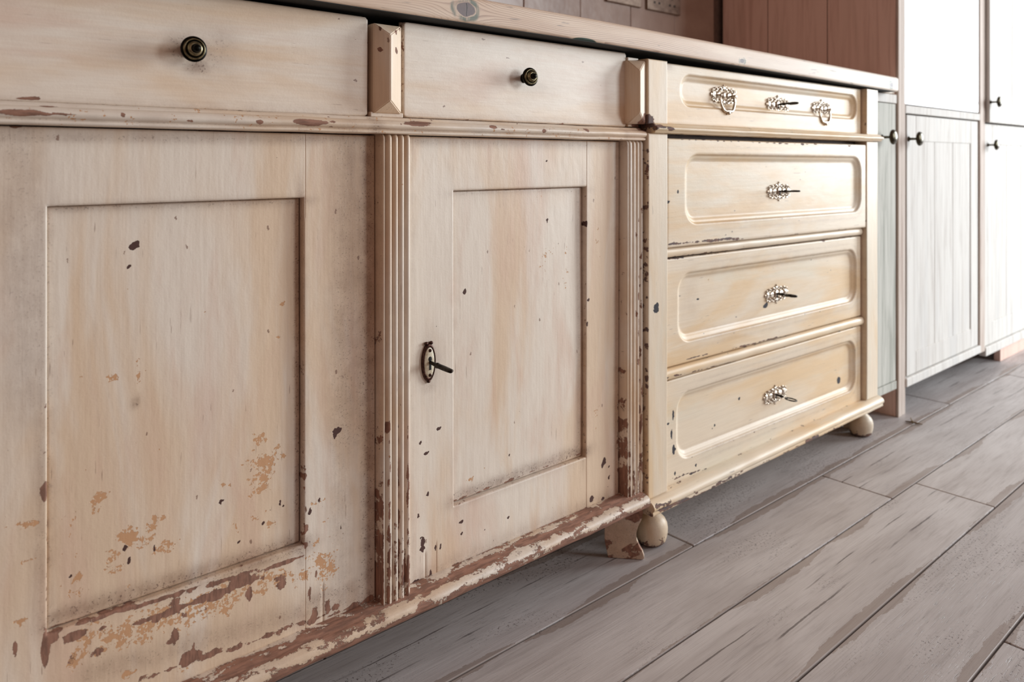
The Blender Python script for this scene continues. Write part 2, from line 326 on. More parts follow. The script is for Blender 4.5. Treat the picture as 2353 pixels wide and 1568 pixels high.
stroke('G', 120, 1452, 690, 1282, 22, 5, 1.0, 30, jit=.25); stroke('G', 330, 1430, 590, 1330, 30, 8, .95, 12, jit=.3); stroke('G', 330, 1562, 868, 1372, 22, 7, .72, 30, jit=.4)
stroke('G', 940, 1345, 1420, 1140, 14, 4, .62, 30, jit=.4); stroke('G', 1043, 1160, 1345, 1044, 16, 3, .62, 20, jit=.3)
stroke('G', 940, 1350, 965, 1340, 8, 8, .6, 3); stroke('G', 700, 1060, 700, 1260, 3, 9, .62, 12); stroke('G', 106, 900, 108, 1440, 2.5, 12, .5, 24)
# pilaster wear
for v in range(560, 1380, 26):
    random.random()
for uu in (895, 917, 938):
    for v in range(980, 1385, 34): blob('G', uu+random.uniform(-2, 2), v+random.uniform(-10, 10), 2.4, random.uniform(8, 24), .45+.55*(v-900)/480, -.018)
for v in range(480, 1130, 22): blob('G', 1470+random.uniform(-12, 10), v, 2.5, random.uniform(6, 20), .5+.35*(v-480)/650, -.018)
for v in range(880, 1135, 16): blob('G', 1437+random.uniform(-3, 3), v, 3, random.uniform(5, 14), .56, -.018)
blob('G', 930, 1320, 6, 40, 1.0, -.018); blob('A', 929, 1335, 3, 16, 1.0, -.018); blob('G', 891, 984, 5, 12, 1.1, -.018); blob('G', 937, 1090, 3, 18, .9, -.018)
# small dark chips
for u, v, a, b in [(312,568,12,9),(318,562,8,8),(316,930,4,6),(164,1331,6,5),(235,1197,3,4),(293,1266,6,8),(302,1295,4,8),(356,1269,5,10),(511,1161,7,4),(516,1156,5,3),(629,1175,4,4),(650,1160,4,5),
    (655,1169,4,5),(610,1208,4,4),(553,1252,3,3),(591,1262,4,3),(731,1151,4,6),(712,1176,4,8),(784,1211,3,5),(784,1244,2,2.5),(772,990,9,8),(768,1000,4,8),(780,985,6,4),(828,1090,3,3),(461,789,1.5,1.5),
    (360,934,3,1.5),(301,615,2,2),(1075,674,4,6),(1075,669,3,3),(1232,684,2,6),(1265,508,3,5),(1008,986,5,5),(1004,989,3,3),(965,1019,4,4),(979,1042,6,4),(1167,881,1.5,1.5),(962,1186,3,9),(992,1207,2,10),(971,1245,5,12),(970,1262,6,7),(968,1237,3,8),
    (1095,1096,2,3),(1003,753,1.5,3),(1000,1259,2.5,6),(1060,1200,5,5),(1060,1226,3,2),(1095,1194,2,3),(1115,1219,3,3),(1168,1188,4,3),(1177,1050,1.5,5),(1182,1063,2,2),(1385,1070,2,8),(1390,1060,2.5,12),(1400,1074,2,3),(1398,1120,2,5),(1360,1147,5,7),(1386,1146,4,4),
    (1136,1234,2,2),(1132,1246,2,4),(1024,1270,3,2),(1037,1272,2,2),(988,1325,2,16),(962,1330,2,14),(955,1338,8,6),(1012,1256,2,6),(983,1135,1.5,5),(980,1140,2,2),(962,1137,2,3),(1400,1098,3,4),
    (565,151,2,2),(403,75,3,4),(402,100,2,4),(404,115,3,3),(70,78,3,3),(637,360,2,2),(1255,370,2,2),(1322,440,2,3),(1348,515,2,7),(1352,690,3,4),(1350,745,2,5)]:
    blob('A', u, v, a, b, 1.05)
for u, v, a, b, s in [(425,110,36,28,.7),(455,152,26,14,.95),(495,115,38,46,.42),(1190,180,22,22,.40),(1240,200,30,20,.22),(985,835,24,62,.40),(985,890,20,16,.35),(316,928,7,12,.9)]: blob('B', u, v, a, b, s)  # grime marks; those just left of the knobs paint in their cast shadows
# grime with painted-in shade along recess edges of the left and middle doors
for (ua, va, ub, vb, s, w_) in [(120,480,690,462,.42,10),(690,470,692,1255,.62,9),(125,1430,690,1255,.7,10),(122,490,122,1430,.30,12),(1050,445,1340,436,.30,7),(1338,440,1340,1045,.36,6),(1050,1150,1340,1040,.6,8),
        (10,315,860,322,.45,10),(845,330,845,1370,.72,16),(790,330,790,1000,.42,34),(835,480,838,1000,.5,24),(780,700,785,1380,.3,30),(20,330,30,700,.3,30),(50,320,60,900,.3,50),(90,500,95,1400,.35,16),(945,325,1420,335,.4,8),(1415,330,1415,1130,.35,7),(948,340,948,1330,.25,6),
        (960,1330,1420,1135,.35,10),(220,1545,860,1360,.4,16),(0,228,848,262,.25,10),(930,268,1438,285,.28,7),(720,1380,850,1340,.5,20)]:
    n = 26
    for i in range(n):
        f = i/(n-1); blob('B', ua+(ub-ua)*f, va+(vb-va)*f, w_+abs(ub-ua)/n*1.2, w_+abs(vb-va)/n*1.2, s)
# chest marks
for u, v, a, b in [(1498,708,6,11),(1500,700,4,6),(1528,690,3,4),(1528,464,4,3),(1617,688,4,2.5),(1772,702,5,5),(1775,697,3,4),(1940,870,4,8),(1712,917,2.5,3),(1656,980,2,3),(1650,989,2,2),(1531,914,2,2),(1550,440,2,5),(1539,976,3,3),
    (1555,1090,2,5),(1556,1033,2,2),(1603,1070,2,4),(1593,1090,2,3),(1547,1000,2,12),(1551,955,2,12),(1552,1035,3,12)]: blob('A', u, v, a, b, 1.05, -.015)
for u0, v0, u1, v1, s, n, rv in [(1540,562,1700,545,.75,22,4),(1700,548,1985,518,.45,18,3),(1540,598,1640,582,.7,10,4),(1640,580,1975,540,.5,26,2.5),(1537,843,1800,775,.62,30,2.5),(1800,775,1980,722,.4,12,2),(1537,872,1700,830,.66,16,3),(1700,830,1980,745,.5,18,2.5),
        (1540,1112,1640,1080,.7,12,3),(1640,1080,1975,922,.42,24,2.5),(1565,320,1980,336,.62,26,2.5),(1550,292,1980,312,.4,22,2),(1500,1170,1640,1118,.95,20,5),(1512,1168,1700,1080,.62,22,4),(1700,1080,1930,974,.5,24,3),(1845,1015,1870,1000,.95,5,6),(1492,1162,1530,1148,.8,6,6),(1590,800,1975,690,.32,20,2),(1580,1065,1960,905,.42,24,2.5)]:
    stroke('G', u0, v0, u1, v1, 7, rv, s, n, -.025, .3)
stroke('A', 1491, 340, 1491, 1140, 1.3, 6, .5, 40, -.025, .3); stroke('G', 1490, 340, 1489, 1160, 2.2, 12, .5, 44, -.025, .2)
stroke('A', 1536, 160, 1536, 560, 1.2, 8, .62, 30, -.025, .2); stroke('A', 1533, 600, 1531, 1100, 1, 8, .5, 26, -.025, .2)
for u, v, a, b, s in [(1540,150,10,10,.5),(1600,680,18,60,.16),(1790,915,30,20,.15)]: blob('B', u, v, a, b, s, -.015)

def wear(X, Y, Z, extra=None):
    w_ = np.stack([field('R', X, Z), field('G', X, Z), field('B', X, Z), field('A', X, Z)], -1)
    if extra is not None: w_ = np.maximum(w_, extra)
    return w_

# ------------------------------------------------------------------ surface builders
def lines(a, b, step, feats=()):
    s = set(np.round(np.linspace(a, b, max(2, int(round((b-a)/step))+1)), 6)); [s.add(round(f, 6)) for f in feats if a <= f <= b]
    s = sorted(s); out = [s[0]]
    fe = set(round(f, 6) for f in feats)
    for q in s[1:]:
        if q-out[-1] < step*.18 and q not in fe and q != s[-1]: continue
        out.append(q)
    return np.array(out)
def edgelines(a, b): return [a, a+.0006, a+.0015, a+.003, b-.003, b-.0015, b-.0006, b]
def front(x0, x1, z0, z1, yf, back, step=.004, fx=(), fz=(), hole=None, r=.0022, extra=None, warp=None, round_=True):
    """a board seen from the front: height field y=yf(X,Z) over the rectangle, softly rounded edges, sides back to y=back, optional rectangular hole"""
    xs = lines(x0, x1, step, list(fx)+edgelines(x0, x1)); zs = lines(z0, z1, step, list(fz)+edgelines(z0, z1))
    X, Z = np.meshgrid(xs, zs, indexing='ij'); Y = yf(X, Z) if callable(yf) else np.full(X.shape, yf)
    d = np.minimum(np.minimum(X-x0, x1-X), np.minimum(Z-z0, z1-Z))
    if hole is not None:
        hx0, hx1, hz0, hz1 = hole
        dh = np.maximum(np.maximum(hx0-X, X-hx1), np.maximum(hz0-Z, Z-hz1)); d = np.minimum(d, np.where(dh < 0, 0, dh))
    if round_: Y = Y+np.where(d < r, r-np.sqrt(np.maximum(r*r-(r-d)**2, 0)), 0)
    n, m = X.shape; idx = np.arange(n*m).reshape(n, m)
    keep = np.ones((n-1, m-1), bool)
    if hole is not None:
        cx = (xs[1:]+xs[:-1])/2; cz = (zs[1:]+zs[:-1])/2
        keep = ~(((cx > hx0) & (cx < hx1))[:, None] & ((cz > hz0) & (cz < hz1))[None, :])
    a, b, c, e = idx[:-1, :-1], idx[1:, :-1], idx[1:, 1:], idx[:-1, 1:]
    F = np.stack([a, b, c, e], -1)[keep].reshape(-1, 4).tolist()
    kp = np.zeros((n+1, m+1), bool); kp[1:n, 1:m] = keep
    V = np.stack([X, Y, Z], -1).reshape(-1, 3)
    # skirts
    edges = []
    for i in range(n-1):
        for j in range(m):
            lo, hi = kp[i+1, j], kp[i+1, j+1]
            if lo != hi: edges.append((idx[i, j], idx[i+1, j]) if hi else (idx[i+1, j], idx[i, j]))
    for i in range(n):
        for j in range(m-1):
            le, ri = kp[i, j+1], kp[i+1, j+1]
            if le != ri: edges.append((idx[i, j+1], idx[i, j]) if ri else (idx[i, j], idx[i, j+1]))
    used = sorted({q for e_ in edges for q in e_}); mp = {q: len(V)+k for k, q in enumerate(used)}; mb = {q: len(V)+len(used)+k for k, q in enumerate(used)}
    S1 = V[used].copy(); S2 = S1.copy(); S2[:, 1] = back
    F += [[mp[p], mb[p], mb[q], mp[q]] for p, q in edges]
    A = wear(X.ravel(), Y.ravel(), Z.ravel(), None if extra is None else extra(X.ravel(), Z.ravel(), d.ravel()))
    AS = A[used].copy(); 
    V = np.vstack([V, S1, S2]); A = np.vstack([A, AS, AS*.6])
    if warp is not None: V = warp(V)
    return mesh('front', V, F, A)
def sweepx(prof, x0, x1, step=.01, extra=None, warp=None, cap=True, wob=0.0, mitre=0.0, mute=False):
    """moulding along X; prof = [(y,z)...] from top back, over the front, to bottom back"""
    prof = np.array(prof); xs = lines(x0, x1, step, [x0+.002, x1-.002])
    n, m = len(xs), len(prof); X = np.repeat(xs[:, None], m, 1); Y = np.repeat(prof[None, :, 0], n, 0).copy(); Z = np.repeat(prof[None, :, 1], n, 0).copy()
    if mitre: X[-1] += (prof[:, 0]-prof[:, 0].min())*-mitre; X[0] -= (prof[:, 0]-prof[:, 0].min())*-mitre
    if wob:
        for k in range(5): Y += wob*np.sin(X*(23+17*k)+k*2+Z*40)*.4; Z += wob*np.sin(X*(19+13*k)+k)*.3
    idx = np.arange(n*m).reshape(n, m); F = np.stack([idx[:-1, :-1], idx[:-1, 1:], idx[1:, 1:], idx[1:, :-1]], -1).reshape(-1, 4).tolist()
    V = np.stack([X, Y, Z], -1).reshape(-1, 3); s = np.repeat(np.linspace(0, 1, m)[None], n, 0).ravel()
    A = wear(V[:, 0], V[:, 1], V[:, 2], None if extra is None else extra(V[:, 0], V[:, 2], s))
    if mute: A[:, [0, 3]] *= .2
    if cap:
        for row, rev in ((0, True), (n-1, False)):
            o = len(V); V = np.vstack([V, V[idx[row]]]); A = np.vstack([A, A[idx[row]]]); f = list(range(o, o+m)); F.append(f if rev else f[::-1])
    if warp is not None: V = warp(V)
    return mesh('moulding', V, F, A)
def sweepz(prof, z0, z1, step=.01, extra=None, endround=0.0):
    """upright moulding; prof = [(x,y)...] left to right"""
    prof = np.array(prof); zs = lines(z0, z1, step, [z1-.0006, z1-.002, z1-.004, z1-.007]); n, m = len(zs), len(prof)
    X = np.repeat(prof[None, :, 0], n, 0); Y = np.repeat(prof[None, :, 1], n, 0).copy(); Z = np.repeat(zs[:, None], m, 1)
    idx = np.arange(n*m).reshape(n, m); F = np.stack([idx[:-1, :-1], idx[:-1, 1:], idx[1:, 1:], idx[1:, :-1]], -1).reshape(-1, 4).tolist()
    if endround: Y += np.where(z1-Z < endround, (1-np.sqrt(np.maximum(1-((endround-(z1-Z))/endround)**2, 0)))*.006, 0)
    V = np.stack([X, Y, Z], -1).reshape(-1, 3); s = np.repeat(np.linspace(0, 1, m)[None], n, 0).ravel()
    A = wear(V[:, 0], V[:, 1], V[:, 2], None if extra is None else extra(V[:, 0], V[:, 2], s))
    for row, rev in ((0, False), (n-1, True)):
        o = len(V); V = np.vstack([V, V[idx[row]]]); A = np.vstack([A, A[idx[row]]]); f = list(range(o, o+m)); F.append(f if rev else f[::-1])
    return mesh('upright', V, F, A)
def box(x0, x1, y0, y1, z0, z1, bev=.0015, seg=2, attr=True):
    bm = bmesh.new(); bmesh.ops.create_cube(bm, size=1)
    for v in bm.verts: v.co = Vector(((x0+x1)/2+v.co.x*(x1-x0), (y0+y1)/2+v.co.y*(y1-y0), (z0+z1)/2+v.co.z*(z1-z0)))
    if bev: bmesh.ops.bevel(bm, geom=bm.edges[:], offset=bev, segments=seg, affect='EDGES', profile=.5)
    me = bpy.data.meshes.new('box'); bm.to_mesh(me); bm.free()
    if attr:
        co = np.array([v.co for v in me.vertices]); a = me.attributes.new('wear', 'FLOAT_COLOR', 'POINT'); a.data.foreach_set('color', wear(co[:, 0], co[:, 1], co[:, 2]).astype(np.float32).ravel())
    return me
def lathe(prof, seg=28, axis='z', ctr=(0, 0, 0)):
    """prof = [(r,h)...]; axis 'z' or '-y' (h grows towards the viewer)"""
    V, F = [], []; m = len(prof)
    for i in range(seg):
        a = 2*math.pi*i/seg
        for r, h in prof:
            c, s = r*math.cos(a), r*math.sin(a); p = (c, s, h) if axis == 'z' else (c, -h, s)
            V.append((p[0]+ctr[0], p[1]+ctr[1], p[2]+ctr[2]))
    for i in range(seg):
        j = (i+1) % seg
        for k in range(m-1): F.append([i*m+k, j*m+k, j*m+k+1, i*m+k+1])
    F.append([i*m+m-1 for i in range(seg)]); F.append([i*m for i in range(seg)][::-1])
    me = mesh('lathe', V, F); return me
def fixn(me):
    bm = bmesh.new(); bm.from_mesh(me); bmesh.ops.recalc_face_normals(bm, faces=bm.faces[:]); bm.to_mesh(me); bm.free(); return me
def addwear(me, extra=None):
    co = np.array([v.co for v in me.vertices]); a = me.attributes.new('wear', 'FLOAT_COLOR', 'POINT')
    w_ = wear(co[:, 0], co[:, 1], co[:, 2], None if extra is None else extra(co)); a.data.foreach_set('color', w_.astype(np.float32).ravel()); return me
def tube(bm, pts, r, seg=8, closed=False):
    pts = [Vector(p) for p in pts]; rings = []; n = len(pts); rr = r if isinstance(r, (list, tuple)) else [r]*n; up = Vector((0, 1, 0))
    for i, p in enumerate(pts):
        t = (pts[(i+1) % n]-pts[i-1]) if (closed or 0 < i < n-1) else (pts[1]-pts[0] if i == 0 else pts[-1]-pts[-2])
        t.normalize(); a = t.cross(up); a = t.cross(Vector((0, 0, 1))) if a.length < .1 else a; a.normalize(); b = t.cross(a)
        rings.append([bm.verts.new(p+rr[i]*(math.cos(2*math.pi*k/seg)*a+math.sin(2*math.pi*k/seg)*b)) for k in range(seg)])
    for i in range(n if closed else n-1):
        A, B = rings[i], rings[(i+1) % n]
        for k in range(seg): bm.faces.new([A[k], A[(k+1) % seg], B[(k+1) % seg], B[k]])
    if not closed: bm.faces.new(rings[0][::-1]); bm.faces.new(rings[-1])
def ball(bm, c, s, seg=12):
    r = bmesh.ops.create_uvsphere(bm, u_segments=seg, v_segments=max(6, seg//2+2), radius=1)
    for v in r['verts']: v.co = Vector((c[0]+v.co.x*s[0], c[1]+v.co.y*s[1], c[2]+v.co.z*s[2]))
def bmmesh(bm, name='m', smooth=True):
    bmesh.ops.recalc_face_normals(bm, faces=bm.faces[:]); me = bpy.data.meshes.new(name); bm.to_mesh(me); bm.free()
    if smooth: me.polygons.foreach_set('use_smooth', [True]*len(me.polygons))
    return me

# ================================================================== SETTING
WALLY = .55
fl = link('floor', box(-1.2, 5.2, -2.6, .56, -.05, -.0035, 0), 'grout'); tag(fl, 'grey brown grouted floor laid with plank tiles', kind='structure')
PW, PLEN, GAP = .1513, 1.2135, .0032
rows = {0: (.1003, 1.144), 1: (-.0510, 1.611), 2: (-.2023, 1.724), 3: (-.3536, .85), 4: (-.5049, 1.252), 5: (-.6562, .30), 6: (-.8075, .9), -1: (.2516, .5), -2: (.4029, 1.0)}
pm = box(-PLEN/2+GAP/2, PLEN/2-GAP/2, -PW/2+GAP/2, PW/2-GAP/2, -.012, 0, .0012, 2, False)
for k, (yt, jx) in rows.items():
    yc = yt-PW/2; i0 = math.floor((-.6-jx)/PLEN)
    for i in range(i0, i0+6):
        x0 = jx+i*PLEN
        if x0 > 4.3: continue
        o = link('plank', pm, 'plank', fl, (x0+PLEN/2, yc, random.uniform(-.0003, .0003)))
wb = link('wall_back', box(-1.2, 5.2, WALLY+.011, WALLY+.12, 0, 2.3, 0, attr=False), 'wall_grout'); tag(wb, 'beige glazed tile wall behind the pine worktop', kind='structure')
TP = .2045
tm = box(-TP/2+.0012, TP/2-.0012, 0, .011, -.149, .149, .0018, 2, False)
for i in range(-9, 5):
    for zc in (1.07, 1.37):
        x = 1.273+i*TP+TP/2
        if x < 2.1: o = link('tile', tm, 'tile', wb, (x, WALLY+random.uniform(-.0008, .0008), zc)); o.rotation_euler = (random.uniform(-.008, .008), 0, random.uniform(-.012, .012))

# ================================================================== SIDEBOARD
SB = thing('sideboard', 'long flaking cream painted sideboard with two panelled doors and plain drawers', 'sideboard', (.45, .02, 0))
zt = .722; zb = .115
# carcass
link('carcass', box(-.35, 1.040, .028, .53, .098, .872, .002), M['side_v'], SB)
link('face_frame', box(-.35, 1.040, .012, .0285, .1, .735, .001), 'backing', SB)
link('upper_backing', box(-.35, 1.040, .010, .027, .735, .868, .001), 'backing', SB)
def edge_extra(kR=0, kG=.0, kB=.0, kA=0, w_=.004):
    def f(X, Z, d):
        e = np.exp(-np.maximum(d, 0)/w_); r_ = .75+.5*rng.random(X.shape); return np.stack([e*kR*r_, e*kG*r_, e*kB*r_, e*kA*r_], -1)
    return f
# drawers
def rcorner(x0, x1, z0, z1, y0, r=.006):
    def f(X, Z):
        dx = np.minimum(X-x0, x1-X); dz = np.minimum(Z-z0, z1-Z); c = (dx < r) & (dz < r); q = np.hypot(r-dx, r-dz)
        return y0+np.where(c & (q > r), .006, 0)+.0006*np.sin(X*9+Z*14)
    return f
D1 = (-.12, .509, .7475, .8765); D2 = (.5625, 1.0195, .7485, .8775)
dr = []
for (x0, x1, z0, z1) in (D1, D2):
    o = link('drawer', front(x0, x1, z0, z1, rcorner(x0, x1, z0, z1, 0), .0105, .004, extra=edge_extra(.1, .42, .35, .1, .003)), 'side_h', SB); dr.append(o)
def turned_knob(parent, x, z, y0=0, k=1.0, tilt=(0, 0)):
    st = [(.0001, -.001), (.0075, -.001), (.0078, .001), (.0045, .003), (.0038, .010), (.0052, .0135), (.0105, .0150), (.0148, .0165), (.0152, .0185), (.0142, .0200)]
    dm = [(.0142, .0196), (.0134, .0190), (.0128, .0200), (.0122, .0216), (.0114, .0222), (.0106, .0216), (.0100, .0202), (.0094, .0202), (.0090, .0222), (.0082, .0246), (.0070, .0262), (.0058, .0268), (.0052, .0262)]
    tp = [(.0048, .0262), (.0046, .0288), (.0041, .0296), (.0042, .0306), (.0034, .0318), (.0018, .0325), (.0001, .0327)]
    a = link('knob', fixn(lathe([(r*k, h*k) for r, h in st], 36, '-y')), 'brass_dark', parent, (x, y0, z))
    bm = bmesh.new()
    me = fixn(lathe([(r*k, h*k) for r, h in dm+tp], 36, '-y')); me.materials.append(M['brass']); me.materials.append(M['brass_dark'])
    for p in me.polygons:
        rad = math.hypot(p.center.x, p.center.z)/k
        if rad < .0054 or .0094 < rad < .0103 or rad > .0131: p.material_index = 1
    # rings of the knob face joined into the same knob mesh
    bm.from_mesh(a.data); nf = len(bm.faces); bm.from_mesh(me); bm.faces.ensure_lookup_table()
    for i, f in enumerate(bm.faces): f.material_index = 0 if i < nf else (1 if me.polygons[i-nf].material_index == 0 else 0); f.smooth = True
    bm.to_mesh(a.data); bm.free(); a.data.materials.append(M['brass'])
    a.rotation_euler = (tilt[0], 0, tilt[1]); a['label'] = 'dark ringed turned metal knob'; return a
kx, kz = P(455, 112, -.030); turned_knob(dr[0], kx, kz+.001, .0, .93)
kx, kz = P(1231, 177, -.027); turned_knob(dr[1], kx, kz, .0, .93, (-.05, -.1))
# bevelled blocks
def block(x0, x1, z0, z1, yb, yb2, xm, yr, cut=.02):
    V = []; F = []
    rim = [(x0, z0), (x1, z0), (x1, z1), (x0, z1)]
    V += [(x, .011, z) for x, z in rim]+[(x, yb if x == x0 else yb2, z) for x, z in rim]+[(xm, yr, z0+cut), (xm, yr, z1-cut)]
    F += [[0, 1, 5, 4], [1, 2, 6, 5], [2, 3, 7, 6], [3, 0, 4, 7], [4, 5, 8], [5, 6, 9, 8], [6, 7, 9], [7, 4, 8, 9]]
    me = mesh('block', V, F, smooth=False); bm = bmesh.new(); bm.from_mesh(me); bmesh.ops.recalc_face_normals(bm, faces=bm.faces[:])
    bmesh.ops.bevel(bm, geom=[e for e in bm.edges], offset=.0011, segments=2, affect='EDGES')
    bmesh.ops.subdivide_edges(bm, edges=[e for e in bm.edges if e.calc_length() > .02], cuts=14, use_grid_fill=True)
    bmesh.ops.triangulate(bm, faces=bm.faces[:]); bmesh.ops.recalc_face_normals(bm, faces=bm.faces[:]); bm.to_mesh(me); bm.free(); return addwear(me)
link('bevelled_block', block(.5145, .5565, .7525, .8690, -.005, -.005, .5285, -.0235, .016), 'side_v', SB)
link('bevelled_block', block(1.0150, 1.0470, .7540, .8640, -.006, -.0195, 1.0220, -.0285, .020), 'side_v', SB)
link('block_base', box(.5110, .5605, -.003, .011, .7475, .7540, .001), 'side_h', SB)
link('block_base', box(1.0200, 1.0480, -.003, .011, .7495, .8700, .001), 'side_h', SB)
# waist moulding
wp_ = [(.02, .7475), (-.004, .7475), (-.008, .7472), (-.0105, .7460), (-.0115, .7440), (-.0125, .7430), (-.0150, .7428), (-.0185, .7422), (-.0222, .7405), (-.0245, .7380), (-.0250, .7355), (-.0240, .7330), (-.0215, .7312), (-.0195, .7306), (-.0192, .7300),
       (-.0205, .7296), (-.0218, .7286), (-.0220, .7270), (-.0212, .7256), (-.0190, .7250), (-.010, .7248), (.02, .7248)]
def waist_extra(X, Z, s): r_ = rng.random(X.shape); return np.stack([.22+0*s, .12+.16*np.exp(-((s-.85)/.1)**2)+.1*(s < .2), .30*np.exp(-((s-.68)/.08)**2)+.12, 0*s], -1)
link('waist_moulding', sweepx(wp_, -.35, 1.044, .004, waist_extra, wob=.0003), 'side_h', SB)
# left door
def door(x0, x1, z0, z1, hole, name, ydoor=0.0, seams=()):
    hx0, hx1, hz0, hz1 = hole
    fx = [hx0, hx1, hx0-.0006, hx0-.0015, hx0-.003, hx1+.0006, hx1+.0015, hx1+.003]; fz = [hz0, hz1, hz0-.0006, hz0-.0015, hz0-.003, hz1+.0006, hz1+.0015, hz1+.003]
    for sx, _, _ in seams: fx += [sx-.0009, sx-.0003, sx+.0003, sx+.0009]
    def yf(X, Z):
        Y = ydoor+.0007*np.sin(X*7+Z*5)
        for sx, a, b in seams: Y = Y+.0006*((np.abs(X-sx) < .0005) & (Z > a) & (Z < b))
        return Y
    o = link('door', front(x0, x1, z0, z1, yf, .0125, .0042, fx, fz, hole, extra=edge_extra(.1, .34, .3, .05, .003)), 'side_v', SB)
    g = .0045
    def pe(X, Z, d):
        e = np.exp(-np.minimum(np.minimum(X-hx0, hx1-X), np.minimum(Z-hz0, hz1-Z))/.006); return np.stack([0*e, 0*e, e*.55, 0*e], -1)  # panel rim tinted with recess dirt and painted-in shade
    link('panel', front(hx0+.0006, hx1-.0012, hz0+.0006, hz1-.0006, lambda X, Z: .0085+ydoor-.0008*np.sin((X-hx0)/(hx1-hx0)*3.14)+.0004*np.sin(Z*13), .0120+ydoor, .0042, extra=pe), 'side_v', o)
    return o
H1 = (.1485, .4195, .2215, .6450)
DL = door(-.05, .5195, .1165, .7235, H1, 'door', 0, ((.4215, .62, .7235), (.4215, .1165, .222), (.4450, .1165, .165)))
H2 = (.6475, .9185, .2010, .6475)
DR = door(.5690, 1.0000, .1165, .7235, H2, 'door', 0, ((.9195, .1165, .201), (.9195, .6475, .7235), (.598, .1165, .15), (.6165, .1165, .16)))
# pilasters with four reeds
def pil(xa, xb, side, nre, y0, depth=.0054):
    pr = [(xa, .012), (xa, y0+.003), (xa+.0006, y0+.0012), (xa+.002, y0)]; w0 = xa+side; per = (xb-w0)/nre
    for i in range(nre):
        for t_ in (0.0, .05, .12, .22, .36, .5, .64, .78, .88, .95):
            q = abs(2*t_-1); pr.append((w0+per*(i+t_), y0-.001+depth*(q**2.6)))
    pr += [(xb, y0+depth*.8), (xb, .012)]; return pr
def pil_extra(X, Z, s):
    g = .16+.42*np.clip((.33-Z)/.22, 0, 1); n_ = rng.random(X.shape)
    g = g+np.where(s < .09, (.10+.13*np.clip((.60-Z)/.45, 0, 1))*(1+.4*np.sin(Z*61)+.3*np.sin(Z*139)), 0)
    return np.stack([.02+0*g, g*(.8+.3*n_)*((np.sin(s*51) > -.2)*.5+.5), .16+.2*np.exp(-(zt-Z)/.01), 0*g], -1)
link('pilaster', sweepz(pil(.5205, .5640, .0060, 4, -.0175), .108, .7250, .006, pil_extra, .006), 'side_v', SB)
link('pilaster', sweepz(pil(1.0020, 1.0440, .0035, 4, -.0175), .108, .7250, .006, pil_extra, .006), 'side_v', SB)
# plinth moulding
pp = [(.02, .1180), (-.004, .1180), (-.012, .1172), (-.0165, .1160), (-.0200, .1142), (-.0215, .1136), (-.0245, .1136), (-.0285, .1128), (-.0325, .1105), (-.0350, .1075), (-.0360, .1040), (-.0358, .1000), (-.0340, .0962), (-.0325, .0938), (-.0290, .0925), (.02, .0925)]
def plinth_extra(X, Z, s):
    lo = np.sin(X*31)*.5+np.sin(X*67+1)*.3+np.sin(X*13+2)*.4; n_ = rng.random(X.shape)
    g = .47+.06*lo+.20*np.exp(-((s-.24)/.09)**2)+.30*np.exp(-((s-.88)/.13)**2)-.10*np.exp(-((s-.55)/.10)**2)+.05*n_
    return np.stack([.25+0*g, g, .25+.3*(s > .85), .02+0*g], -1)
link('plinth_moulding', sweepx(pp, -.35, 1.040, .0035, plinth_extra, wob=.0005, mute=True), 'plinth', SB)
# bracket foot at the corner, set on the diagonal
def bracket_foot():
    prof = [(0, .000), (.060, .000), (.0625, .004), (.060, .012), (.054, .022), (.049, .034), (.0485, .046), (.052, .058), (.058, .070), (.060, .080), (.058, .0925), (-.002, .0925), (-.006, .060), (-.006, .030)]
    d = Vector((.66, -.75, 0)); nrm = Vector((.75, .66, 0)); o = Vector((.9970, .0225, .0)); bm = bmesh.new(); A = []; B = []
    for a, z in prof: A.append(bm.verts.new(o+d*a+Vector((0, 0, z)))); B.append(bm.verts.new(o+d*a+nrm*.012+Vector((0, 0, z))))
    bm.faces.new(A); bm.faces.new(B[::-1]); n = len(A)
    for i in range(n): bm.faces.new([A[i], A[(i+1) % n], B[(i+1) % n], B[i]])
    bmesh.ops.recalc_face_normals(bm, faces=bm.faces[:]); bmesh.ops.bevel(bm, geom=bm.edges[:], offset=.0008, segments=2, affect='EDGES')
    bmesh.ops.triangulate(bm, faces=bm.faces[:]); bmesh.ops.subdivide_edges(bm, edges=[e for e in bm.edges if e.calc_length() > .008], cuts=2)
    me = bmmesh(bm, smooth=False)
    def ex(co):
        z = co[:, 2]; g = .80*np.exp(-((z-.022)/.010)**2)+.5*np.exp(-z/.005)+.8*np.exp(-((z-.078)/.014)**2); return np.stack([0*z, g, .35+0*z, 0*z], -1)
    return addwear(me, ex)
link('foot', bracket_foot(), 'plinth', SB)
ft = link('foot', box(-.05, .01, -.01, .05, 0, .0925, .004), 'plinth', SB)
# oval escutcheon on the right door
ex_, ez_ = P(985, 833, -.002)
def oval(rx, rz, h0, h1, seg=40, lip=.0):
    V = []; F = []; pr = [(1.0, 0), (1.0, h0), (.93, h1), (.80, h1), (.74, h1*.6), (.01, h1*.55)] if lip else [(1, 0), (1, h0), (.94, h1), (.5, h1+.0006), (.01, h1+.0008)]
    for i in range(seg):
        a = 2*math.pi*i/seg
        for r, h in pr: V.append((rx*r*math.cos(a), -h, rz*r*math.sin(a)))
    m = len(pr)
    for i in range(seg):
        j = (i+1) % seg
        for k in range(m-1): F.append([i*m+k, j*m+k, j*m+k+1, i*m+k+1])
    F.append([i*m+m-1 for i in range(seg)]); return fixn(mesh('oval', V, F))
bm = bmesh.new(); bm.from_mesh(oval(.0112, .0262, .0028, .0042, lip=1))
ball(bm, (-.004, -.002, .0262), (.0032, .0024, .0026)); ball(bm, (.004, -.002, .0262), (.0032, .0024, .0026)); ball(bm, (0, -.002, -.0262), (.0030, .0022, .0022))
